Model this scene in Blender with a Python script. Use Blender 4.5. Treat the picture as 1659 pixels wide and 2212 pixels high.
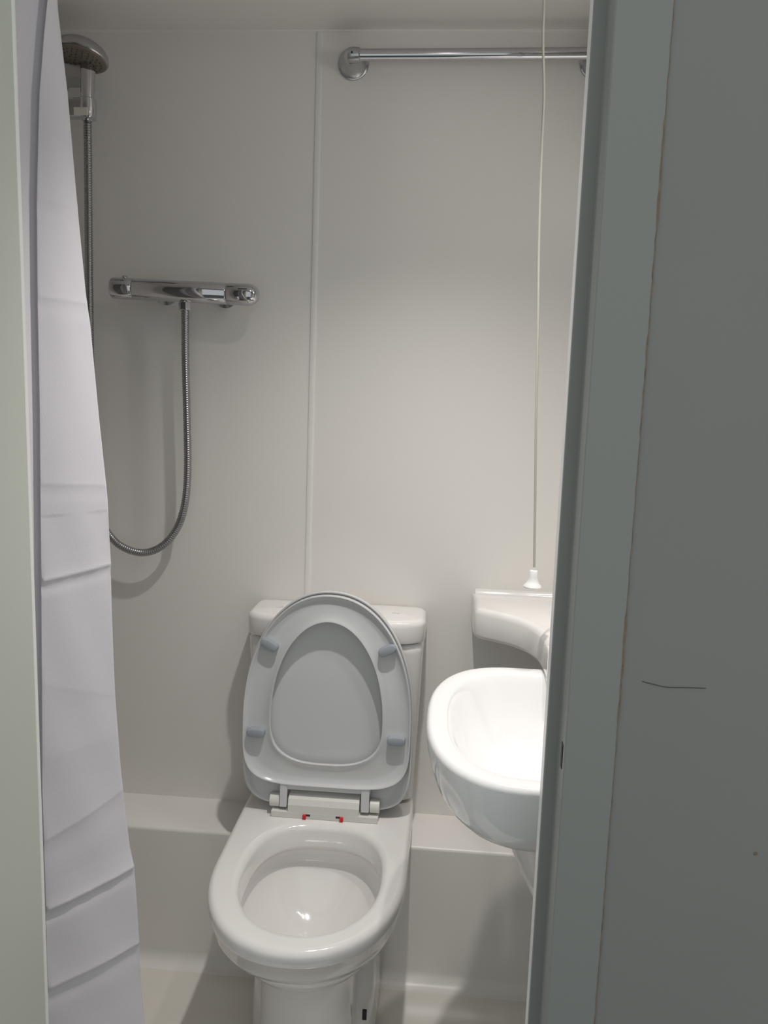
import bpy, math, random
from mathutils import Vector, Matrix
random.seed(4)
for o in list(bpy.data.objects): bpy.data.objects.remove(o)
C = bpy.context.scene.collection
R = math.radians

# ------------------------------------------------------------------ camera
CAM_H, F, YAW, PITCH, ROLL = 1.36, 1800.0, R(-4.4), R(8.73), R(1.82)
def camera_axes():
    f = Vector((math.sin(YAW), math.cos(YAW), 0)); r = Vector((math.cos(YAW), -math.sin(YAW), 0)); u = Vector((0, 0, 1))
    f2 = math.cos(PITCH)*f - math.sin(PITCH)*u; u2 = math.sin(PITCH)*f + math.cos(PITCH)*u
    r3 = math.cos(ROLL)*r + math.sin(ROLL)*u2; u3 = -math.sin(ROLL)*r + math.cos(ROLL)*u2
    return r3, u3, f2
cr, cu, cf = camera_axes()
cd = bpy.data.cameras.new('camera'); cam = bpy.data.objects.new('camera', cd); C.objects.link(cam)
cam.matrix_world = Matrix(((cr.x, cu.x, -cf.x, 0), (cr.y, cu.y, -cf.y, 0), (cr.z, cu.z, -cf.z, CAM_H), (0, 0, 0, 1)))
cd.sensor_fit = 'VERTICAL'; cd.sensor_height = 24.0; cd.lens = 24.0*F/2212.0
cd.clip_start = 0.01
bpy.context.scene.camera = cam
def at_Y(px, py, Y):                     # where the sight line of a measured pixel meets the plane y = Y
    d = cr*((px-829.5)/F) - cu*((py-1106)/F) + cf
    return Vector((0, 0, CAM_H)) + d*(Y/d.y)
def at_Z(px, py, z):
    d = cr*((px-829.5)/F) - cu*((py-1106)/F) + cf
    return Vector((0, 0, CAM_H)) + d*((z-CAM_H)/d.z)

# ------------------------------------------------------------------ world, lights, exposure
sc = bpy.context.scene
w = bpy.data.worlds.new('hall_light'); sc.world = w; w.use_nodes = True
bg = w.node_tree.nodes['Background']; bg.inputs[0].default_value = (0.93, 0.98, 0.96, 1); bg.inputs[1].default_value = 0.60
sc.view_settings.view_transform = 'Standard'; sc.view_settings.look = 'None'
sc.view_settings.gamma = 1.0; sc.view_settings.use_curve_mapping = False
sc.view_settings.exposure = 0.0
def area(name, loc, size, power, col, rot=(0, 0, 0), shape='DISK', size_y=None):
    l = bpy.data.lights.new(name, 'AREA'); l.shape = shape; l.size = size; l.energy = power; l.color = col
    if size_y: l.size_y = size_y
    o = bpy.data.objects.new(name, l); C.objects.link(o); o.location = loc; o.rotation_euler = rot; return o
LAMPS = ((Vector((-0.05, 1.24, 2.097)), 38, R(112)), (Vector((0.20, 1.33, 2.097)), 17, R(58)))
for p_, e_, a_ in LAMPS:
    sl_ = bpy.data.lights.new('downlight_glow', 'SPOT'); sl_.energy = e_; sl_.color = (1.0, .955, .91); sl_.spot_size = a_; sl_.spot_blend = 1.0; sl_.shadow_soft_size = .02
    so = bpy.data.objects.new('downlight_glow', sl_); C.objects.link(so); so.location = p_ - Vector((0, 0, .012))
area('mirror_bounce_fill', (.385, 1.33, 1.86), .30, 1.3, (1.0, .98, .96), (0, R(-62), 0), 'RECTANGLE', .04).rotation_euler = (0, R(62), 0)  # added unseen lamp, in place of downlight reflected by the mirror

# ------------------------------------------------------------------ materials
def mat(name, col, rough=.4, metal=0., coat=0., bump=0., bscale=200., var=0., vscale=3., ior=1.5, sheen=0.):
    m = bpy.data.materials.new(name); m.use_nodes = True; nt = m.node_tree; b = nt.nodes['Principled BSDF']
    b.inputs['Base Color'].default_value = (*col, 1); b.inputs['Roughness'].default_value = rough
    b.inputs['Metallic'].default_value = metal; b.inputs['Coat Weight'].default_value = coat
    b.inputs['Coat Roughness'].default_value = .05; b.inputs['IOR'].default_value = ior
    tc = nt.nodes.new('ShaderNodeTexCoord')
    if var:
        n = nt.nodes.new('ShaderNodeTexNoise'); n.inputs['Scale'].default_value = vscale; n.inputs['Detail'].default_value = 4
        nt.links.new(tc.outputs['Object'], n.inputs['Vector'])
        mx = nt.nodes.new('ShaderNodeMix'); mx.data_type = 'RGBA'
        mx.inputs['A'].default_value = (*[c*(1-var) for c in col], 1); mx.inputs['B'].default_value = (*[min(1, c*(1+var)) for c in col], 1)
        nt.links.new(n.outputs['Fac'], mx.inputs['Factor']); nt.links.new(mx.outputs['Result'], b.inputs['Base Color'])
    if bump:
        n2 = nt.nodes.new('ShaderNodeTexNoise'); n2.inputs['Scale'].default_value = bscale; n2.inputs['Detail'].default_value = 3
        nt.links.new(tc.outputs['Object'], n2.inputs['Vector'])
        bp = nt.nodes.new('ShaderNodeBump'); bp.inputs['Strength'].default_value = bump; bp.inputs['Distance'].default_value = .001
        nt.links.new(n2.outputs['Fac'], bp.inputs['Height']); nt.links.new(bp.outputs['Normal'], b.inputs['Normal'])
    return m
M = dict(
 pod=mat('pod_wall', (.845, .82, .79), .36, bump=.05, bscale=400, var=.015),
 podfloor=mat('pod_floor', (.82, .785, .73), .18, coat=.3, bump=.03, bscale=60, var=.02),
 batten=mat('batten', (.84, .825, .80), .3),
 ceramic=mat('ceramic', (.86, .84, .825), .12, coat=.6),
 basin=mat('basin_ceramic', (.92, .92, .925), .10, coat=.6),
 seat=mat('seat_plastic', (.66, .67, .68), .16, coat=.3),
 hinge=mat('hinge_plastic', (.76, .75, .72), .35),
 pad=mat('pad_rubber', (.34, .37, .41), .5),
 red=mat('red_clip', (.75, .01, .02), .4),
 black=mat('black_plastic', (.012, .012, .014), .5),
 chrome=mat('chrome', (.60, .60, .62), .07, metal=1.),
 chrome_dull=mat('chrome_dull', (.52, .52, .53), .22, metal=1.),
 nozzle=mat('limescaled_nozzle_plate', (.20, .17, .13), .55, var=.25, vscale=60),
 nub=mat('nozzle_nub', (.09, .075, .06), .6),
 label=mat('holder_label', (.75, .72, .66), .5),
 cord=mat('cord', (.46, .44, .385), .7, bump=.3, bscale=900),
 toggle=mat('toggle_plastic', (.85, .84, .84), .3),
 frame=mat('door_frame_paint', (.27, .28, .27), .42, bump=.08, bscale=300, var=.02),
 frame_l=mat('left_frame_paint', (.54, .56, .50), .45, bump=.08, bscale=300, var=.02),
 part=mat('partition_paint', (.245, .248, .238), .55, bump=.12, bscale=250, var=.04, vscale=6),
 crack=mat('crack_filler', (.22, .16, .11), .9, var=.8, vscale=60),
 hose=mat('hose_metal', (.36, .36, .365), .28, metal=1.),
 hair=mat('hair', (.05, .05, .05), .5),
 hallfloor=mat('hall_floor', (.10, .11, .12), .7, bump=.2, bscale=120, var=.15, vscale=30),
 mirror=mat('mirror_glass', (.75, .78, .77), .02, metal=1.),
)
def curtain_material():
    m = mat('curtain_fabric', (.72, .695, .745), .75, bump=.25, bscale=700, var=.03, vscale=5)
    return m
M['curtain'] = curtain_material()
lm = bpy.data.materials.new('lamp_lens'); lm.use_nodes = True
b = lm.node_tree.nodes['Principled BSDF']; b.inputs['Emission Color'].default_value = (1, .94, .85, 1); b.inputs['Emission Strength'].default_value = 4
M['lens'] = lm

# ------------------------------------------------------------------ object helpers
def thing(name, loc, label, cat, group=None):
    o = bpy.data.objects.new(name, None); C.objects.link(o); o.location = loc; o.empty_display_size = .05
    o['label'] = label; o['category'] = cat
    if group: o['group'] = group
    return o
def mesh(name, verts, faces, m, parent=None, smooth=True, angle=35, label=None, bevel=0., kind=None, cat=None, sub=0):
    if not isinstance(m, (list, tuple)): m = [m]
    V_ = [Vector(v) for v in verts]
    if parent is not None:
        org = Vector((0, 0, 0)); p = parent
        while p is not None: org = org + p.location; p = p.parent
        local_loc = Vector((0, 0, 0))
    else:
        lo = [min(v[i] for v in V_) for i in range(3)]; hi = [max(v[i] for v in V_) for i in range(3)]
        org = Vector(((lo[0]+hi[0])/2, (lo[1]+hi[1])/2, lo[2])); local_loc = org
    me = bpy.data.meshes.new(name); me.from_pydata([v-org for v in V_], [], faces); me.validate(); me.update()
    import bmesh
    bm = bmesh.new(); bm.from_mesh(me); bmesh.ops.recalc_face_normals(bm, faces=bm.faces); bm.to_mesh(me); bm.free()
    for q in m: me.materials.append(M[q])
    if smooth:
        for p_ in me.polygons: p_.use_smooth = True
        me.set_sharp_from_angle(angle=R(angle))
    o = bpy.data.objects.new(name, me); C.objects.link(o); o.location = local_loc
    if parent is not None: o.parent = parent
    if bevel:
        bv = o.modifiers.new('bevel', 'BEVEL'); bv.width = bevel; bv.segments = 3; bv.limit_method = 'ANGLE'; bv.angle_limit = R(40)
        bv.harden_normals = False
    if sub:
        s = o.modifiers.new('sub', 'SUBSURF'); s.levels = s.render_levels = sub
    if label: o['label'] = label
    if kind: o['kind'] = kind
    if cat: o['category'] = cat
    return o
def box(x0, x1, y0, y1, z0, z1):
    v = [(x, y, z) for x in (x0, x1) for y in (y0, y1) for z in (z0, z1)]
    f = [(0, 1, 3, 2), (4, 6, 7, 5), (0, 4, 5, 1), (2, 3, 7, 6), (0, 2, 6, 4), (1, 5, 7, 3)]
    return v, f
def join(*parts):
    V, Fc = [], []
    for v, f in parts:
        n = len(V); V += list(v); Fc += [tuple(i+n for i in q) for q in f]
    return V, Fc
def loft(rings, cap0=True, cap1=True, closed=True):
    n = len(rings[0]); V = [p for r in rings for p in r]; Fc = []
    for i in range(len(rings)-1):
        for j in range(n if closed else n-1):
            a, b_ = i*n+j, i*n+(j+1) % n
            Fc.append((a, b_, b_+n, a+n))
    if cap0: Fc.append(tuple(range(n-1, -1, -1)))
    if cap1: Fc.append(tuple(range((len(rings)-1)*n, len(rings)*n)))
    return V, Fc
def sup(N, w, a, b_, cy, nf=2.2, nb=2.2, cx=0., rot0=0.):
    """closed outline: half width w, reaching a in front of (minus) and b_ behind cy, with squareness nf / nb"""
    out = []
    for i in range(N):
        t = 2*math.pi*i/N; c_, s_ = math.cos(t), math.sin(t); n = nf if s_ < 0 else nb
        x = w*math.copysign(abs(c_)**(2/n), c_); y = (a if s_ < 0 else b_)*math.copysign(abs(s_)**(2/n), s_)
        out.append((cx+x, cy+y))
    return out
def frames(path):
    P_ = [Vector(p) for p in path]; T = []
    for i in range(len(P_)):
        T.append((P_[min(i+1, len(P_)-1)]-P_[max(i-1, 0)]).normalized())
    up = Vector((0, 1, 0)) if abs(T[0].y) < .9 else Vector((1, 0, 0)); out = []
    nrm = (up - T[0]*up.dot(T[0])).normalized()
    for p, t in zip(P_, T):
        nrm = (nrm - t*nrm.dot(t)).normalized(); out.append((p, t, nrm, t.cross(nrm)))
    return out
def tube(path, rad, N=16, caps=True):
    rings = []
    for i, (p, t, a, b_) in enumerate(frames(path)):
        r = rad[i] if isinstance(rad, (list, tuple)) else rad
        rings.append([p + a*r*math.cos(2*math.pi*k/N) + b_*r*math.sin(2*math.pi*k/N) for k in range(N)])
    return loft(rings, caps, caps)
def lathe(base, axis, prof, N=40):
    """prof = [(distance along axis, radius)]"""
    axis = Vector(axis).normalized(); base = Vector(base)
    return tube_rings([base+axis*h for h, r in prof], [max(r, 1e-5) for h, r in prof], axis, N)
def tube_rings(cs, rs, axis, N):
    ref = Vector((0, 0, 1)) if abs(axis.z) < .9 else Vector((1, 0, 0))
    a = (ref-axis*ref.dot(axis)).normalized(); b_ = axis.cross(a)
    return loft([[c+a*r*math.cos(2*math.pi*k/N)+b_*r*math.sin(2*math.pi*k/N) for k in range(N)] for c, r in zip(cs, rs)])
def spline(pts, n=12):
    P_ = [Vector(p) for p in pts]; P_ = [P_[0]*2-P_[1]] + P_ + [P_[-1]*2-P_[-2]]; out = []
    for i in range(1, len(P_)-2):
        a, b_, c_, d = P_[i-1:i+3]
        for k in range(n):
            t = k/n
            out.append(.5*((2*b_)+(c_-a)*t+(2*a-5*b_+4*c_-d)*t*t+(3*b_-a-3*c_+d)*t**3))
    out.append(P_[-2]); return out
def struct(name, vf, m, bevel=0., smooth=False, **k):
    return mesh(name, vf[0], vf[1], m, None, smooth=smooth, bevel=bevel, kind='structure', **k)

# ------------------------------------------------------------------ room shell
D, DL, HL, CEIL = 1.8835, 1.735, .337, 2.097
XL, XR, YF = -1.12, .42, 1.00           # left wall, right wall, inner face of the front partition
struct('wall_back', box(XL-.04, XR+.04, D, D+.04, 0, CEIL+.04), 'pod')
struct('wall_left', box(XL-.04, XL, YF-.06, D, 0, CEIL+.04), 'pod')
struct('wall_right', box(XR, XR+.04, YF-.06, D, 0, CEIL+.04), 'pod')
struct('ceiling', box(XL-.04, XR+.04, YF-.1, D, CEIL, CEIL+.04), 'pod')
# vertical cover strip over the joint of the back wall panels, and the fine bead along the ceiling
bt, bb = at_Y(691, 68, D), at_Y(673, 1290, D)
bx = (bt.x+bb.x)/2
v, f = [], []
pr = [(-.0065, 0), (-.0055, -.0022), (0, -.0034), (.0055, -.0022), (.0065, 0)]
rings = [[(cx+x, D+y, z) for x, y in pr] for cx, z in ((-.3225, HL), (bt.x, CEIL-.001))]
struct('trim_1', loft(rings), 'batten', smooth=True)
rings = [[(x, D-a, CEIL-b_) for a, b_ in ((0, 0), (.004, 0), (.003, .003), (0, .004))] for x in (XL, XR)]
struct('trim_2', loft(rings), 'pod')
# low boxed ledge with rounded nose
def ledge_profile():
    p = [(D, .0), (D, HL)]
    r = .008
    for k in range(7):
        t = R(90+15*k); p.append((DL+r+r*math.cos(t), HL-r+r*math.sin(t)))
    r = .030
    for k in range(9):
        t = R(0-90*k/8); p.append((DL-r+r*math.cos(t), r+.002+r*math.sin(t)))
    p += [(DL-.032, 0), (D, 0)]
    return p[1:]
lp = ledge_profile()
struct('trim_3', loft([[(x, y, z) for y, z in lp] for x in (XL, XR)]), 'pod', smooth=True, angle=30)
# moulded floor: shallow raised band along the back, a drain fall to the front
fp = [(YF-.10, -.03), (YF-.10, .0), (1.40, .0), (1.60, .0), (1.648, .001), (1.654, .004), (1.70, .0045), (1.735, .005), (D, .005), (D, -.03)]
struct('floor', loft([[(x, y, z-.003) for y, z in fp] for x in (XL, XR)]), 'podfloor', smooth=True, angle=50)

# front partition with the doorway (we look in through it)
XJL, XJR, YS = -.492, .127, .94        # opening sides, front face of the door stop
HEAD = 2.02
YW = .883
def hole_wall():
    x0 = .195
    return join(box(x0+.0003, .95, YW, YF, 0, 2.4), box(-1.3, XJL-.06, YW, YF, 0, 2.4), box(XJL-.06, x0+.0015, YW, YF, HEAD+.06, 2.4))
struct('wall_front', hole_wall(), 'part')
# right-hand jamb: face, rebate, stop
def jamb_right():
    p = [(.1949, YW-.0015), (.1415, YW-.0015), (.1400, YW), (.1405, YS), (XJR+.0012, YS), (XJR, YS+.0012), (XJR, .962), (XJR+.006, .962), (XJR+.006, YF), (.1949, YF)]
    return loft([[(x, y, z) for x, y in p] for z in (0, HEAD)])
tr = struct('trim_4', jamb_right(), 'frame')
mesh('lit_edge_strip', *box(XJR-.0006, XJR+.0004, YS+.0012, .9615, .002, HEAD-.002), 'toggle', tr, smooth=False, label='lit inner edge of the stop, painted as a thin pale strip')  # pale colour stands in for lamplight on the side of the stop
s0 = at_Y(1209, 1603, .90); s1 = at_Y(1207, 1655, .90)
mesh('latch_slot', *join(box(.1392, .1402, .893, .903, s1.z, s0.z)), 'black', tr, smooth=False, bevel=.0004, label='narrow black latch slot')
# lining at the left
def jamb_left():
    p = [(XJL-.06, .80), (XJL-.004, .80), (XJL-.001, .802), (XJL-.0010, YS+.0030), (XJL-.042, YS+.0040), (XJL-.042, YF), (XJL-.06, YF)]
    return loft([[(x, y, z) for x, y in p] for z in (0, HEAD)])
tl = struct('trim_5', jamb_left(), 'frame_l')
mesh('lit_edge_strip', *loft([[(x, y, z) for x, y in ((XJL-.0014, YS-.0046), (XJL-.0004, YS-.0040), (XJL+.0002, YS-.0015), (XJL+.0002, YS+.001), (XJL-.0006, YS+.0034), (XJL-.0014, YS+.0034))] for z in (.002, HEAD-.002)]), 'batten', tl, label='lit inner edge of the lining, painted as a pale rounded strip')  # paler than the lining, to paint in the light its edge catches
struct('trim_6', box(XJL-.06, .1945, YW, YF, HEAD, HEAD+.06), 'frame')
# cracked filler line between jamb face and partition
def crack():
    V, Fc = [], []; n = 160; z0, z1 = .35, 1.95
    for i in range(n+1):
        z = z0+(z1-z0)*i/n
        wd = .00025+.0006*max(0, math.sin(z*9+1.2))*random.random()
        if 1.53 < z < 1.63 or 1.0 < z < 1.13: wd += .0009*random.random()
        x = .1950+random.uniform(-.0004, .0004)
        V += [(x-wd, YW-.0018, z), (x+wd, YW-.0018, z), (x+wd, YW+.001, z), (x-wd, YW+.001, z)]
    for i in range(n):
        a = 4*i
        for j in range(4): Fc.append((a+j, a+(j+1) % 4, a+4+(j+1) % 4, a+4+j))
    Fc += [(3, 2, 1, 0), (4*n, 4*n+1, 4*n+2, 4*n+3)]
    return V, Fc
struct('trim_7', crack(), 'crack')
struct('hall_floor', box(-1.3, .95, -1.2, YF-.10, -.03, 0), 'hallfloor')

h = [at_Y(x, y, YW-.0006) for x, y in ((1387, 1472), (1410, 1478), (1440, 1484.5), (1480, 1485.5), (1525, 1487))]
o = mesh('stray_hair', *tube(spline(h, 6), .00035, 6), 'hair')
o['label'] = 'thin dark hair stuck flat on the grey partition right of the door frame'; o['category'] = 'hair'
sp = at_Y(1632, 1844, YW)
o = mesh('paint_speck', *lathe((sp.x, YW+.0004, sp.z), (0, -1, 0), [(0, .0026), (.0008, .0022), (.0011, .0)], 10), 'crack')
o['label'] = 'tiny brown speck low on the grey partition at the right'; o['category'] = 'speck'

# ------------------------------------------------------------------ lamps the room has
for (LAMP, e_, a_), lab in zip(LAMPS, ('round recessed ceiling downlight between the doorway and the washbasin', 'round recessed ceiling downlight straight over the washbasin')):
    lampt = thing('ceiling_light', (LAMP.x, LAMP.y, LAMP.z), lab, 'light', 'ceiling downlights')
    mesh('trim_ring', *loft([[(LAMP.x+r*math.cos(t), LAMP.y+r*math.sin(t), LAMP.z+dz) for t in [2*math.pi*k/32 for k in range(32)]] for r, dz in ((.045, 0), (.044, -.005), (.034, -.006), (.031, 0))], False, False), 'toggle', lampt)
    mesh('lens', *lathe((LAMP.x, LAMP.y, LAMP.z), (0, 0, -1), [(0, .031), (.003, .030), (.004, 0)], 32), 'lens', lampt)

# ------------------------------------------------------------------ toilet
TX = -.238
toilet = thing('toilet', (TX, 1.60, 0), 'white ceramic close-coupled toilet with seat and lid raised', 'toilet')
N = 96
def pan_ring(z, w_, yf, yb, nb=9, nf=2.15, cx=TX, N=N, yc=None):
    yc = yc if yc is not None else min(1.50, (yf+yb)/2+.05)
    return [(x, y, z) for x, y in sup(N, w_, yc-yf, yb-yc, yc, nf, nb, cx)]
def egg(z, s, dy=0., lift=0.):
    yc = 1.476; 
    return [(x, y, z) for x, y in sup(N, .134*s, .176*s, .176*s, yc+dy, 2.1, 2.7, TX+.006)]
RZ = .42
yb = D-.002; yl = DL-.001
outer = [pan_ring(.006, .100, 1.415, yl), pan_ring(.05, .096, 1.42, yl), pan_ring(.16, .094, 1.425, yl), pan_ring(.225, .097, 1.42, yl),
         pan_ring(.255, .106, 1.395, yl), pan_ring(.275, .120, 1.365, yl), pan_ring(.300, .146, 1.325, yl), pan_ring(.322, .164, 1.293, yl), pan_ring(.336, .173, 1.277, yl),
         pan_ring(HL+.003, .1745, 1.274, yl),
         pan_ring(HL+.0035, .175, 1.273, yb, yc=1.5), pan_ring(.355, .180, 1.260, yb), pan_ring(.384, .184, 1.252, yb), pan_ring(.3865, .187, 1.248, yb), pan_ring(.3895, .189, 1.2450, yb), pan_ring(.396, .190, 1.243, yb),
         pan_ring(.404, .190, 1.243, yb)]
for k in range(1, 7):
    t = R(15*k); r = .014
    outer.append(pan_ring(RZ-r+r*math.sin(t), .190-r*(1-math.cos(t)), 1.243+r*(1-math.cos(t)), yb-.0005*(1-math.cos(t))))
# inside
r = .016
for k in range(0, 7):
    t = R(15*k); e = r*(1-math.sin(t))
    outer.append(egg(RZ-r*(1-math.cos(t)), (.134+e)/.134))
outer += [egg(.390, .985), egg(.374, .975), egg(.369, .98), egg(.365, 1.01), egg(.358, 1.05), egg(.345, 1.085), egg(.325, 1.08), egg(.30, .99, .003), egg(.275, .835, .010), egg(.255, .68, .018), egg(.238, .50, .028), egg(.226, .32, .034), egg(.220, .15, .036)]
mesh('pan', *loft(outer), 'ceramic', toilet, angle=50)
# trapway shoulders behind the pedestal
tr_ = [[(x, y, z) for x, y in sup(48, w_, 1.62-yf, yl-1.62, 1.62, 3.0, 9, TX)] for z, w_, yf in ((.006, .132, 1.50), (.02, .134, 1.498), (.12, .130, 1.51), (.17, .124, 1.56), (.20, .105, 1.60))]
mesh('trapway', *loft(tr_), 'ceramic', toilet, angle=50)
bp_ = at_Y(788, 2190, 1.507)
mesh('fixing_hole', *box(-.1270, -.1225+.004, 1.4995, 1.5055, .092, .112), 'black', toilet, smooth=False, label='small dark fixing slot low on the side of the foot')
# cistern
def slab_ring(z, w_, yf, ins=0., nf=3.1):
    yc = 1.80; return [(x, y, z) for x, y in sup(72, w_-ins, yc-yf-ins, D-.001-yc-ins*.3, yc, nf, 12, TX+.002)]
cis = [slab_ring(.424, .178, 1.760), slab_ring(.430, .184, 1.752), slab_ring(.60, .190, 1.748), slab_ring(.775, .1955, 1.744), slab_ring(.790, .196, 1.744), slab_ring(.7965, .190, 1.749)]
mesh('cistern', *loft(cis), 'ceramic', toilet, angle=45)
lid_r = [slab_ring(.7995, .192, 1.742), slab_ring(.8015, .1975, 1.7365), slab_ring(.806, .199, 1.7350)]
lid_r += [slab_ring(.838, .1995, 1.735)]
for k in range(1, 8):
    t = R(90*k/7); r = .014; lid_r.append(slab_ring(.838+r*math.sin(t), .1995, 1.735, r*(1-math.cos(t))))
lid_r += [slab_ring(.855, .1995, 1.735, .06), slab_ring(.8562, .1995, 1.735, .075)]
mesh('cistern_lid', *loft(lid_r), 'ceramic', toilet, angle=45)
# raised seat and lid, built in the plane they lie in: u across, v up, n towards the viewer
TL = R(3.5); PV = Vector((TX, 1.70, .434)); UP = Vector((0, math.sin(TL), math.cos(TL))); NN = Vector((0, -math.cos(TL), math.sin(TL)))
def lp3(u, v, n): return PV + Vector((u, 0, 0)) + UP*v + NN*n
def outl(w_, v0, v1, vc, nb, nt, ins=0., K=96):
    return [(x-.002, y) for x, y in sup(K, w_-ins, vc-v0-ins, v1-vc-ins, vc, nb, nt)]
def ring3(o_, n): return [lp3(u, v, n) for u, v in o_]
LIDO = (.187, .003, .484, .20, 5.5, 2.12)
lidv = [ring3(outl(*LIDO, ins=.010), -.018), ring3(outl(*LIDO, ins=.003), -.014), ring3(outl(*LIDO), -.007), ring3(outl(*LIDO), .004), ring3(outl(*LIDO, ins=.0012), .0055),
        ring3(outl(*LIDO, ins=.004), .0055), ring3(outl(*LIDO, ins=.006), .0035), ring3(outl(*LIDO, ins=.012), -.003), ring3(outl(*LIDO, ins=.03), -.0065), ring3(outl(*LIDO, ins=.08), -.008)]
mesh('lid', *loft(lidv), 'seat', toilet, angle=50)
# seat ring: hollow underside faces the viewer
SO = (.1825, .057, .478, .20, 4.6, 2.12)
HO = (.1215, .107, .420, .205, 2.8, 2.0)
def mixo(a, b_, k): return [(x0*(1-k)+x1*k, y0*(1-k)+y1*k) for (x0, y0), (x1, y1) in zip(a, b_)]
so = outl(*SO); ho = [(x-.001, y) for x, y in outl(*HO)]
prof = [(.0, .009), (.0, .0235), (.012, .0258), (.03, .0258), (.055, .0248), (.085, .0215), (.16, .0180), (.40, .0170), (.62, .0175), (.80, .0190), (.90, .0212), (.95, .0230), (.985, .0232), (1.0, .0215), (1.0, .014), (.93, .0085), (.5, .0070), (.07, .0075)]
rings = [ring3(mixo(so, ho, k), n) for k, n in prof]; rings.append(rings[0])
seat = mesh('seat', *loft(rings, False, False), 'seat', toilet, angle=60)
def pad(u, v, ang, name='seat_buffer'):
    V0 = []
    rings = []
    for ins, n in ((0, .017), (0, .033), (.0012, .0355), (.004, .0365)):
        rg = []
        for x, y in sup(28, .0195-ins, .0095-ins, .0095-ins, 0, 3.0, 3.0):
            rg.append(lp3(u+x*math.cos(ang)-y*math.sin(ang), v+x*math.sin(ang)+y*math.cos(ang), n))
        rings.append(rg)
    return mesh(name, *loft(rings), 'pad', seat, label='blue-grey rubber buffer')
for u, v, a in ((-.1290, .3665, R(-27)), (.1240, .368, R(27)), (-.1545, .1715, 0), (.1500, .1725, 0)): pad(u, v, a)
def lbox(u0, u1, v0, v1, n0, n1):
    v = [lp3(u, v_, n) for u in (u0, u1) for v_ in (v0, v1) for n in (n0, n1)]
    return v, box(0, 1, 0, 1, 0, 1)[1]
mesh('seat_bar', *join(lbox(-.100, .098, .046, .062, .008, .021)), 'seat', seat, smooth=False, bevel=.0015)
for a_, b_ in ((-.0995, -.0835), (.0785, .0965)): mesh('hinge_arm', *lbox(a_, b_, .006, .060, .006, .024), 'seat', seat, smooth=False, bevel=.002)
hg = bpy.data.objects.new('hinge', None)
hinge = mesh('hinge', *join(box(TX-.117, TX+.117, 1.672, 1.728, RZ, RZ+.0145)), 'hinge', toilet, smooth=False, bevel=.0015)
def lathe_x(x0, x1, cy, cz, rr, N=24): return lathe((x0, cy, cz), (1, 0, 0), [(0, rr*.9), (.001, rr), (x1-x0-.001, rr), (x1-x0, rr*.9)], N)
KC = lp3(0, .026, .008)
mesh('hinge_block', *loft([[(x, y, z) for y, z in ((1.672, RZ+.004), (1.6725, RZ+.030), (1.678, RZ+.042), (1.689, RZ+.048), (1.712, RZ+.048), (1.722, RZ+.035), (1.722, RZ+.004))] for x in (TX-.0805, TX+.0755)]), 'hinge', hinge, smooth=False, bevel=.0015)
for a_, b_ in ((-.1225, -.1005), (.0975, .119)): mesh('knuckle', *lathe_x(TX+a_, TX+b_, 1.692, RZ+.031, .0145), 'hinge', hinge)
mesh('hinge_pin', *lathe_x(TX-.118, TX+.115, 1.696, RZ+.031, .006), 'hinge', hinge)
for s, u in ((1, -.0432), (-1, .0380)):
    mesh('release_slot', *box(TX+u+s*.0075-.005, TX+u+s*.0075+.005, 1.6714, 1.6730, RZ+.0070, RZ+.0110), 'black', hinge, smooth=False)
    mesh('release_clip', *box(TX+u-.0038, TX+u+.0038, 1.6680, 1.6735, RZ+.0005, RZ+.0105), 'red', hinge, smooth=False, bevel=.0012, label='bright red release clip')

# ------------------------------------------------------------------ washbasin on the right wall
basin = thing('washbasin', (.30, 1.34, .40), 'glossy white round-fronted washbasin brightly lit beside the toilet', 'basin')
BZ = .82
def b_ring(z, a=.165, b_=.255, xs=.145, back=XR-.001, ins=0., n=2.5, K=44, cy=1.333, dx=0.):
    """D outline: nose towards -x, straight to the wall at +x"""
    out = []
    for i in range(K+1):
        t = R(90+180*i/K); c_, s_ = math.cos(t), math.sin(t)
        out.append((xs+dx+(a-ins)*math.copysign(abs(c_)**(2/n), c_), cy+(b_-ins)*math.copysign(abs(s_)**(2/n), s_), z))
    out += [(back-(back-xs)*k/6, cy-(b_-ins), z) for k in range(5, -1, -1)][0:0]
    fr = [(xs+(back-ins-xs)*k/8, cy-(b_-ins), z) for k in range(1, 9)]
    bk = [(xs+(back-ins-xs)*k/8, cy+(b_-ins), z) for k in range(8, 0, -1)]
    return out + fr + bk
br = []
for z, ins in ((.681, .21), (.682, .16), (.686, .12), (.692, .088), (.701, .060), (.711, .041), (.724, .027), (.740, .017), (.762, .009), (.785, .003), (.810, 0.)):
    q = ins
    br.append(b_ring(z, a=.165-min(q, .16)*.80, b_=.255-q*.80, ins=0., dx=q*.12, n=2.5))
for k in range(1, 7):
    t = R(15*k); br.append(b_ring(.810+.010*math.sin(t), ins=.010*(1-math.cos(t))))
br2 = []
def bowl_ring(z, ins): 
    return b_ring(z, a=.165, b_=.255, back=XR-.085+.03, ins=ins)
for z, ins in ((.8195, .030), (.8180, .034), (.813, .039), (.800, .045), (.775, .056), (.745, .072), (.715, .095), (.700, .120), (.694, .150)):
    br2.append(bowl_ring(z, ins))
mesh('bowl', *loft(br+br2), 'basin', basin, angle=50)
pd = []
for z, x0, hw in ((.30, .335, .035), (.34, .290, .050), (.40, .232, .066), (.48, .178, .080), (.585, .131, .095), (.64, .112, .105), (.670, .106, .11)):
    ring = [(XR-.001, 1.36+hw, z), ] + [(x0+.05-.05*math.sin(R(180*k/12)), 1.36+hw*math.cos(R(180*k/12)), z) for k in range(13)] + [(XR-.001, 1.36-hw, z)]
    pd.append(ring)
mesh('half_pedestal', *loft(pd), 'ceramic', basin, angle=50)
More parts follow.
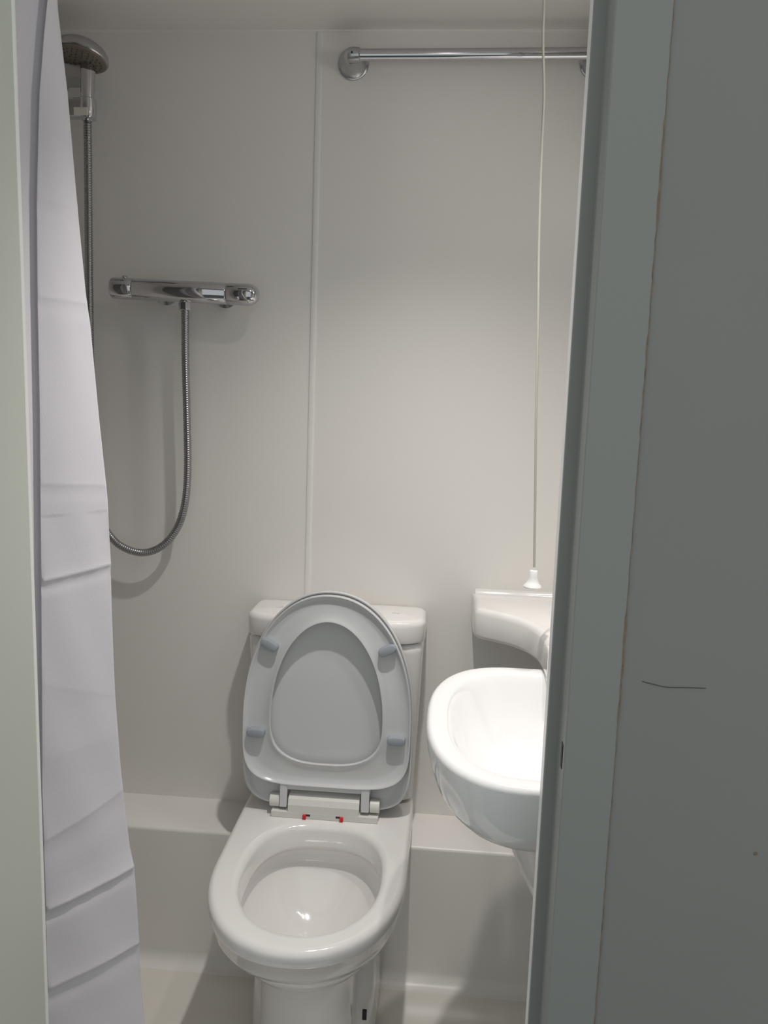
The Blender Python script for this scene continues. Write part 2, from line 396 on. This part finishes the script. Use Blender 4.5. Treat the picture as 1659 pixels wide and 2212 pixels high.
mesh('waste', *lathe((.27, 1.333, .6935), (0, 0, 1), [(0, .028), (.003, .028), (.004, .022), (.002, .016), (.002, 0)], 28), 'chrome', basin)
tap = thing('mixer_tap', (.372, 1.333, BZ), 'chrome basin tap at the back of the washbasin', 'tap')
mesh('tap_body', *lathe((.372, 1.333, BZ-.001), (0, 0, 1), [(0, .024), (.006, .024), (.008, .020), (.085, .019), (.095, .016), (.096, 0)], 28), 'chrome', tap)
mesh('spout', *tube([(.368, 1.333, BZ+.055), (.33, 1.333, BZ+.068), (.285, 1.333, BZ+.066), (.268, 1.333, BZ+.052)], [.013, .012, .011, .0105], 16), 'chrome', tap)
mesh('lever', *tube([(.372, 1.333, BZ+.095), (.35, 1.333, BZ+.115), (.315, 1.333, BZ+.128)], [.010, .007, .006], 12), 'chrome', tap)
mir = mesh('mirror', *box(XR-.006, XR-.001, 1.10, 1.56, 1.08, 1.78), 'mirror', smooth=False, bevel=.001)
mir['label'] = 'frameless rectangular mirror on the right wall above the washbasin'; mir['category'] = 'mirror'
wl = thing('added_wall_light', (XR-.015, 1.33, 1.83), 'slim white strip fitting above the mirror, added for the fill light', 'light')  # unseen fitting, added to carry the mirror fill
mesh('housing', *box(XR-.028, XR-.001, 1.17, 1.49, 1.845, 1.875), 'toggle', wl, smooth=False, bevel=.003)

# ------------------------------------------------------------------ moulded corner shelf
def shelf_outline():
    p = [(.066, D-.001), (.0655, 1.83), (.0655, 1.775)]
    q = spline([(.0655, 1.775, 0), (.069, 1.755, 0), (.084, 1.738, 0), (.110, 1.722, 0), (.142, 1.698, 0), (.170, 1.662, 0), (.187, 1.615, 0), (.194, 1.56, 0), (.196, 1.50, 0)], 6)
    p += [(a.x, a.y) for a in q[1:]]
    p += [(XR-.001, 1.50), (XR-.001, D-.001)]
    return p
so_ = shelf_outline()
def inset(p, d):
    n = len(p); out = []
    for i in range(n):
        a, b_, c_ = Vector(p[i-1]), Vector(p[i]), Vector(p[(i+1) % n])
        if i in (0, n-2, n-1): out.append((b_.x, b_.y)); continue
        t = (c_-a).normalized(); nm = Vector((-t.y, t.x)); out.append((b_.x+nm.x*d, b_.y+nm.y*d))
    return out
sr = [[(x, y, z) for x, y in inset(so_, ins)] for z, ins in ((.823, .012), (.824, .006), (.828, .002), (.834, 0), (.876, 0.002), (.883, .004), (.8875, .009), (.889, .016))]
sh = mesh('corner_shelf', *loft(sr), 'ceramic', angle=50)
sh['label'] = 'moulded white shelf with S-curved front in the corner behind the washbasin'; sh['category'] = 'shelf'
# upstand bead where the shelf meets the wall
rings = [[(x, D-a, .889+b_) for a, b_ in ((0, -.003), (.011, -.003), (.010, .001), (.005, .005), (.001, .012), (0, .012))] for x in (.072, XR-.001)]
mesh('upstand', *loft(rings), 'ceramic', sh, angle=60)

# ------------------------------------------------------------------ towel rail
A = at_Y(764, 139, D); B_ = at_Y(1287, 138, D); yr = D-.052
rail = thing('towel_rail', (A.x, D, A.z), 'chrome towel rail high on the back wall with round end flanges', 'towel rail')
ra = at_Y(764, 119, yr); rb = at_Y(1290, 115.5, yr)
mesh('bar', *tube([ra, rb], .0118, 28), 'chrome', rail)
for (p, e, sgn) in ((A, ra, -1), (B_, rb, 1)):
    fl = mesh('flange', *lathe((p.x, D, p.z), (0, -1, 0), [(0, .033), (.003, .0335), (.005, .0325), (.0055, .0305), (.008, .0305), (.010, .028), (.018, .024), (.030, .019), (.040, .0160), (.044, .0150)], 40), 'chrome_dull', rail)
    mesh('end_socket', *tube([e+Vector((sgn*.012, 0, 0)), e+Vector((sgn*.010, 0, 0)), e, e+Vector((-sgn*.012, 0, 0)), e+Vector((-sgn*.014, 0, 0))], [.009, .0142, .0155, .0145, .0118], 28), 'chrome_dull', rail)
    s_ = e+Vector((sgn*.002, -.0150, .0))
    mesh('grub_screw', *lathe(s_, (0, -1, 0), [(0, .0022), (.0008, .0022), (.0009, 0)], 12), 'black', fl)

# ------------------------------------------------------------------ pull cord
pc = thing('pull_cord', (.1230, 1.55, CEIL), 'white pull cord hanging from the ceiling in front of the back wall', 'cord')
pts = [Vector((.1205, 1.55, CEIL-.012))] + [at_Y(x, y, 1.55) for x, y in ((1175, 0), (1173, 90), (1175, 200), (1171, 300), (1167, 420), (1164, 560), (1162, 720), (1158, 900), (1156, 1080), (1154, 1225))]
mesh('cord', *tube(spline(pts, 5), .0023, 10), 'cord', pc)
tg = at_Y(1153, 1232, 1.55)
mesh('toggle', *lathe(tg, at_Y(1150, 1268, 1.55)-tg, [(0, .0035), (.0005, .0070), (.002, .0078), (.012, .0082), (.020, .0100), (.025, .0125), (.029, .0165), (.031, .0172), (.033, .0165), (.034, .014), (.0345, 0)], 32), 'toggle', pc, label='flared white plastic toggle')
mesh('ceiling_rose', *lathe((.1230, 1.55, CEIL), (0, 0, -1), [(0, .03), (.008, .029), (.012, .02), (.014, .006), (.0141, 0)], 28), 'toggle', pc)

# ------------------------------------------------------------------ thermostatic shower bar
MY = 1.815
m0, m1 = at_Y(243, 622, MY), at_Y(559, 638, MY); ax = (m1-m0); Lm = ax.length; ax.normalize()
mx = thing('shower_mixer', ((m0.x+m1.x)/2, D, m0.z-.02), 'chrome thermostatic bar mixer across the back wall', 'shower mixer')
mr = .0228
def seg(a, b_, name, prof=None, m='chrome', par=mx, label=None):
    p = prof or [(0, mr*.96), (.0012, mr), (b_-a-.0012, mr), (b_-a, mr*.96)]
    return mesh(name, *lathe(m0+ax*a, ax, p, 48), m, par, angle=50, label=label)
seg(.0495, Lm*.785, 'mixer_body')
knob = seg(0, .048, 'flow_knob', [(0, mr*.94), (.001, mr*.985), (.0025, mr), (.047, mr), (.048, mr*.96)])
mesh('collar', *lathe(m0+ax*.047, ax, [(0, mr*.94), (.004, mr*.94)], 40), 'chrome_dull', mx)
mesh('collar', *lathe(m0+ax*(Lm*.785-.001), ax, [(0, mr*.94), (.004, mr*.94)], 40), 'chrome_dull', mx)
tk = seg(Lm*.785+.003, Lm-.012, 'temperature_knob', [(0, mr*.97), (.0012, mr*1.02), (Lm*.215-.024, mr*1.02), (Lm*.215-.018, mr*.96), (Lm*.215-.010, mr*.80), (Lm*.215-.006, mr*.62), (Lm*.215-.004, mr*.5)])
mesh('end_cap', *lathe(m0+ax*(Lm-.0095), ax, [(0, mr*.62), (.003, mr*.60), (.006, mr*.45), (.0075, mr*.2), (.0078, 0)], 32), 'black', tk, label='dark glossy end cap')
q = m0+ax*.029; mesh('button', *lathe(q+Vector((0, -.002, mr-.002)), (0, -.1, 1), [(0, .0062), (.004, .0060), (.0062, .0042), (.007, 0)], 20), 'chrome', knob)
q = m0+ax*(Lm*.86); mesh('button', *lathe(q+Vector((.004, -mr*.90, -mr*.42)), (0, -.9, -.42), [(0, .0042), (.0018, .0040), (.003, .0025), (.0032, 0)], 20), 'chrome', tk)
q = m0+ax*(Lm*.905)+Vector((0, -mr*.93, mr*.43)); mesh('marker', *box(q.x-.010, q.x+.010, q.y-.0004, q.y+.004, q.z-.0009, q.z+.0009), 'black', tk, smooth=False, label='short dark index line')
for s_ in (.30, .72):
    q = m0+ax*(Lm*s_); mesh('wall_inlet', *lathe((q.x, D, q.z), (0, -1, 0), [(0, .026), (.006, .026), (.010, .018), (.05, .018)], 32), 'chrome_dull', mx)
# outlet nut (six-sided)
oc = at_Y(399, 652, MY); nt = [(.012, .0125), (.003, .0155), (-.008, .0155), (-.016, .0130), (-.0165, .010)]
mesh('outlet_neck', *lathe((oc.x, oc.y, oc.z+.012), (0, 0, -1), [(0, .0105), (.020, .0105)], 24), 'chrome', mx)
V_, F_ = tube_rings([Vector((oc.x, oc.y, oc.z+dz-.004)) for dz in (.004, .002, -.012, -.014)], [.0115, .0135, .0135, .0115], Vector((0, 0, -1)), 6)
mesh('hose_nut', V_, F_, 'chrome', mx, smooth=False, bevel=.001)

# ------------------------------------------------------------------ shower hose, ribbed metal
hp = [(400, 668), (400, 700), (400.5, 770), (402.5, 850), (404.5, 930), (405.5, 1000), (403.5, 1055), (397, 1100), (384, 1138), (363, 1168), (337, 1187), (306, 1194), (274, 1186), (246, 1167), (222, 1130), (207, 1060), (199, 950), (196, 820), (193.5, 680), (192, 560), (191, 440), (190, 340), (189, 264)]
HPT = []
for i, (x, y) in enumerate(hp):
    Yh = MY + .0*i if i < 8 else (MY+.012 if i < 14 else MY-.002*(i-14))
    HPT.append(at_Y(x, y, Yh))
path = spline(HPT, 40)
# resample evenly, about 2.6 mm per rib
L = [0]
for a_, b_ in zip(path, path[1:]): L.append(L[-1]+(b_-a_).length)
tot = L[-1]; nst = int(tot/.00125); pp, rr_ = [], []; j = 0
for i in range(nst+1):
    s_ = tot*i/nst
    while j < len(L)-2 and L[j+1] < s_: j += 1
    k_ = (s_-L[j])/max(1e-9, L[j+1]-L[j]); pp.append(path[j].lerp(path[j+1], k_)); rr_.append(.0088 if i % 4 in (0, 1) else .0076)
o = mesh('shower_hose', *tube(pp, rr_, 14), 'hose', angle=80)
o['label'] = 'ribbed metal shower hose looping from the bar mixer behind the curtain'; o['category'] = 'hose'

# ------------------------------------------------------------------ hand shower, holder and riser rail
YH = 1.775
hand = thing('hand_shower', at_Y(188, 215, YH), 'chrome hand shower with domed head parked in its wall holder', 'shower head')
ndir = Vector((-.12, -.20, -1)).normalized()
c0 = at_Y(176, 120, YH)
hd = mesh('shower_head', *lathe(c0-ndir*.030, ndir, [(0, .0), (.0005, .010), (.003, .024), (.008, .037), (.015, .047), (.023, .0525), (.030, .0545), (.034, .0545), (.036, .053), (.0365, .050)], 48), 'chrome_dull', hand)
fpz = c0+ndir*.0062
mesh('spray_plate', *lathe(fpz, ndir, [(0, .0515), (.0025, .0505), (.0040, .046), (.0045, 0)], 48), 'nozzle', hd, label='brownish limescaled spray plate')
a1 = ndir.cross(Vector((0, 1, 0))).normalized(); a2 = ndir.cross(a1)
noz = [lathe(fpz+ndir*.003+a1*rr*math.cos(t)+a2*rr*math.sin(t), ndir, [(0, .0019), (.0030, .0014), (.0031, 0)], 6) for rr, k in ((.012, 6), (.022, 12), (.032, 18), (.041, 24)) for t in [2*math.pi*i/k for i in range(k)]]
o = mesh('spray_nozzles', *join(*noz), 'nub', hd, smooth=False); o['kind'] = 'stuff'
mesh('handle', *tube([at_Y(190, 135, YH+.012), at_Y(190, 165, YH+.008), at_Y(189, 205, YH+.004), at_Y(189, 250, YH), at_Y(189, 262, YH)], [.0150, .0150, .0140, .0125, .0100], 24), 'chrome', hand)
rx = at_Y(118, 190, 1.84)
rr = thing('riser_rail', (rx.x, D, at_Y(150, 260, 1.84).z), 'chrome riser rail with slider bracket beside the hand shower', 'shower rail')
mesh('rail', *tube([(rx.x, 1.84, 1.25), (rx.x, 1.84, 2.005)], .0105, 24), 'chrome', rr)
tb = at_Y(160, 154, YH+.02)
mesh('top_arm', *join(box(rx.x-.012, tb.x+.018, YH+.012, 1.852, tb.z-.0135, tb.z+.0145), tube([(rx.x, D, tb.z), (rx.x, 1.835, tb.z)], .012, 16)), 'chrome_dull', rr)
mesh('bottom_foot', *tube([(rx.x, D, 1.27), (rx.x, 1.835, 1.27)], .012, 16), 'chrome_dull', rr)
hb = at_Y(178, 236, YH)
hc = at_Y(189, 236, YH)
mesh('holder', *join(
    loft([[(hc.x+r_*math.cos(t), YH+.0+r_*math.sin(t), hc.z+dz) for t in [2*math.pi*k/28 for k in range(28)]] for r_, dz in ((.0145, .021), (.0175, .019), (.0185, .0), (.0175, -.019), (.0145, -.021))]),
    ), 'chrome', rr)
bl = at_Y(165, 236, YH+.012)
mesh('slider', *join(box(rx.x-.018, hc.x-.002, YH-.0165, YH+.012, hc.z-.0185, hc.z+.0185), box(rx.x-.018, rx.x+.014, YH+.012, 1.856, hc.z-.0185, hc.z+.0185)), 'chrome', rr, smooth=False, bevel=.004)
lb = at_Y(175, 240, YH-.0185)
mesh('badge', *box(lb.x-.0155, lb.x+.0135, YH-.0192, YH-.012, lb.z-.0078, lb.z+.0078), 'label', rr, smooth=False, bevel=.001, label='plain cream-coloured band on the holder')

# ------------------------------------------------------------------ shower curtain
def interp(tab, y):
    for (y0, x0), (y1, x1) in zip(tab, tab[1:]):
        if y <= y1: return x0+(x1-x0)*(y-y0)/(y1-y0)
    (y0, x0), (y1, x1) = tab[-2:]; return x1+(x1-x0)/(y1-y0)*(y-y1)
edgeB = [(0, 122), (60, 129), (200, 145), (430, 165), (640, 185), (700, 194), (900, 213), (1080, 232), (1200, 238), (1330, 241), (1500, 248), (1650, 259), (1710, 265), (1830, 280), (1880, 290), (2000, 298), (2130, 304), (2212, 312)]
edgeA = [(0, 103), (70, 96), (200, 86), (430, 80), (640, 82), (900, 87), (1250, 90), (1700, 92), (1965, 100), (2212, 106)]
def edge_at(tab, Y, z):
    """x of the curtain edge whose outline was measured in the photo, for a given depth and height"""
    lo, hi = -700, 3200
    for _ in range(30):
        mid = (lo+hi)/2; p = at_Y(interp(tab, mid), mid, Y)
        if p.z > z: lo = mid
        else: hi = mid
    return p.x
YB, KU = 1.25, 48
def YAf(z): return 1.20-.075*max(0, min(1, (1.7-z)/1.3))
creases = [(1045, 1048, .0008, 8), (1255, 1218, .0026, 7), (1815, 1705, .0016, 14), (1965, 1870, .0040, 8), (2135, 2035, .0034, 11), (428, 452, .0008, 8), (640, 656, .0009, 8), (1640, 1585, .0006, 30), (1480, 1500, .0007, 30)]
CR = []
for ya, yb_, h_, wd in creases:
    pB = at_Y(interp(edgeB, yb_), yb_, YB); zA = at_Y(interp(edgeA, ya), ya, YAf(pB.z)).z; CR.append((zA, pB.z, h_, wd*.0008))
def crease_h(u, z):
    s_ = 0
    for zA, zB, h_, wd in CR:
        zc = zA+(zB-zA)*u; d = (z-zc)/wd
        # sharp ridge: gentle slope above, tucked in right beneath
        if 0 <= d < 6: s_ += h_*math.exp(-d*.55)
        elif d < 0: s_ += h_*(math.exp(d*1.6)*1.0 - .55*math.exp(-((d+2.2)/1.5)**2)*(1-.5*u))
    s_ += .0010*math.sin(5*u+z*17)*math.sin(z*9+4*u)*(1 if z < 1.15 else .25)
    return s_
rows = []; NZ = 760; ztop, zbot = 2.015, .13
def curtain_row(z, thick):
    B3 = Vector((edge_at(edgeB, YB, z), YB, z)); ya = YAf(z); A3 = Vector((edge_at(edgeA, ya, z), ya, z))
    nrm = Vector((B3.y-A3.y, -(B3.x-A3.x), 0)).normalized()
    C3 = A3+Vector((-.016, -.012, 0)); D3 = A3+Vector((-.038, -.052, 0)); E3 = A3+Vector((-.070, -.060, 0)); F3 = E3+Vector((-.05, .055, 0)); G3 = F3+Vector((-.06, -.05, 0))
    pts_ = []
    fold = B3+Vector((-.012, .020, 0))
    back = B3+Vector((-.045, .030, 0))
    pts_ += [back, fold]
    for k in range(KU+1):
        u = 1-k/KU; p = A3.lerp(B3, u); bow = .004*math.sin(math.pi*u)
        pts_.append(p+nrm*((bow+crease_h(u, z))*min(1, (1-abs(2*u-1))*12+.55)))
    tail = spline([A3, A3+Vector((-.005, .006, 0)), A3+Vector((-.010, .003, 0)), C3, D3, E3, F3, G3], 6)[1:]
    pts_ += tail
    return pts_
fr_ = [curtain_row(ztop+(zbot-ztop)*i/NZ, 0) for i in range(NZ+1)]
V_, Fc_ = loft(fr_, False, False, closed=False)
cur = mesh('shower_curtain', V_, Fc_, 'curtain', angle=70)
sl = cur.modifiers.new('solid', 'SOLIDIFY'); sl.thickness = .0006; sl.offset = -1
cur['label'] = 'creased white fabric shower curtain gathered beside the left door jamb'; cur['category'] = 'curtain'
rodt = thing('curtain_rod', (XL, 1.20, 2.035), 'white rod above the doorway carrying the shower curtain', 'curtain rod')
mesh('rod', *tube([(XL+.001, 1.20, 2.035), (XR-.001, 1.20, 2.035)], .0125, 20), 'toggle', rodt)
for x_, s_ in ((XL, 1), (XR, -1)): mesh('rod_flange', *lathe((x_, 1.20, 2.035), (s_, 0, 0), [(0, .027), (.006, .026), (.010, .016), (.011, 0)], 24), 'toggle', rodt)
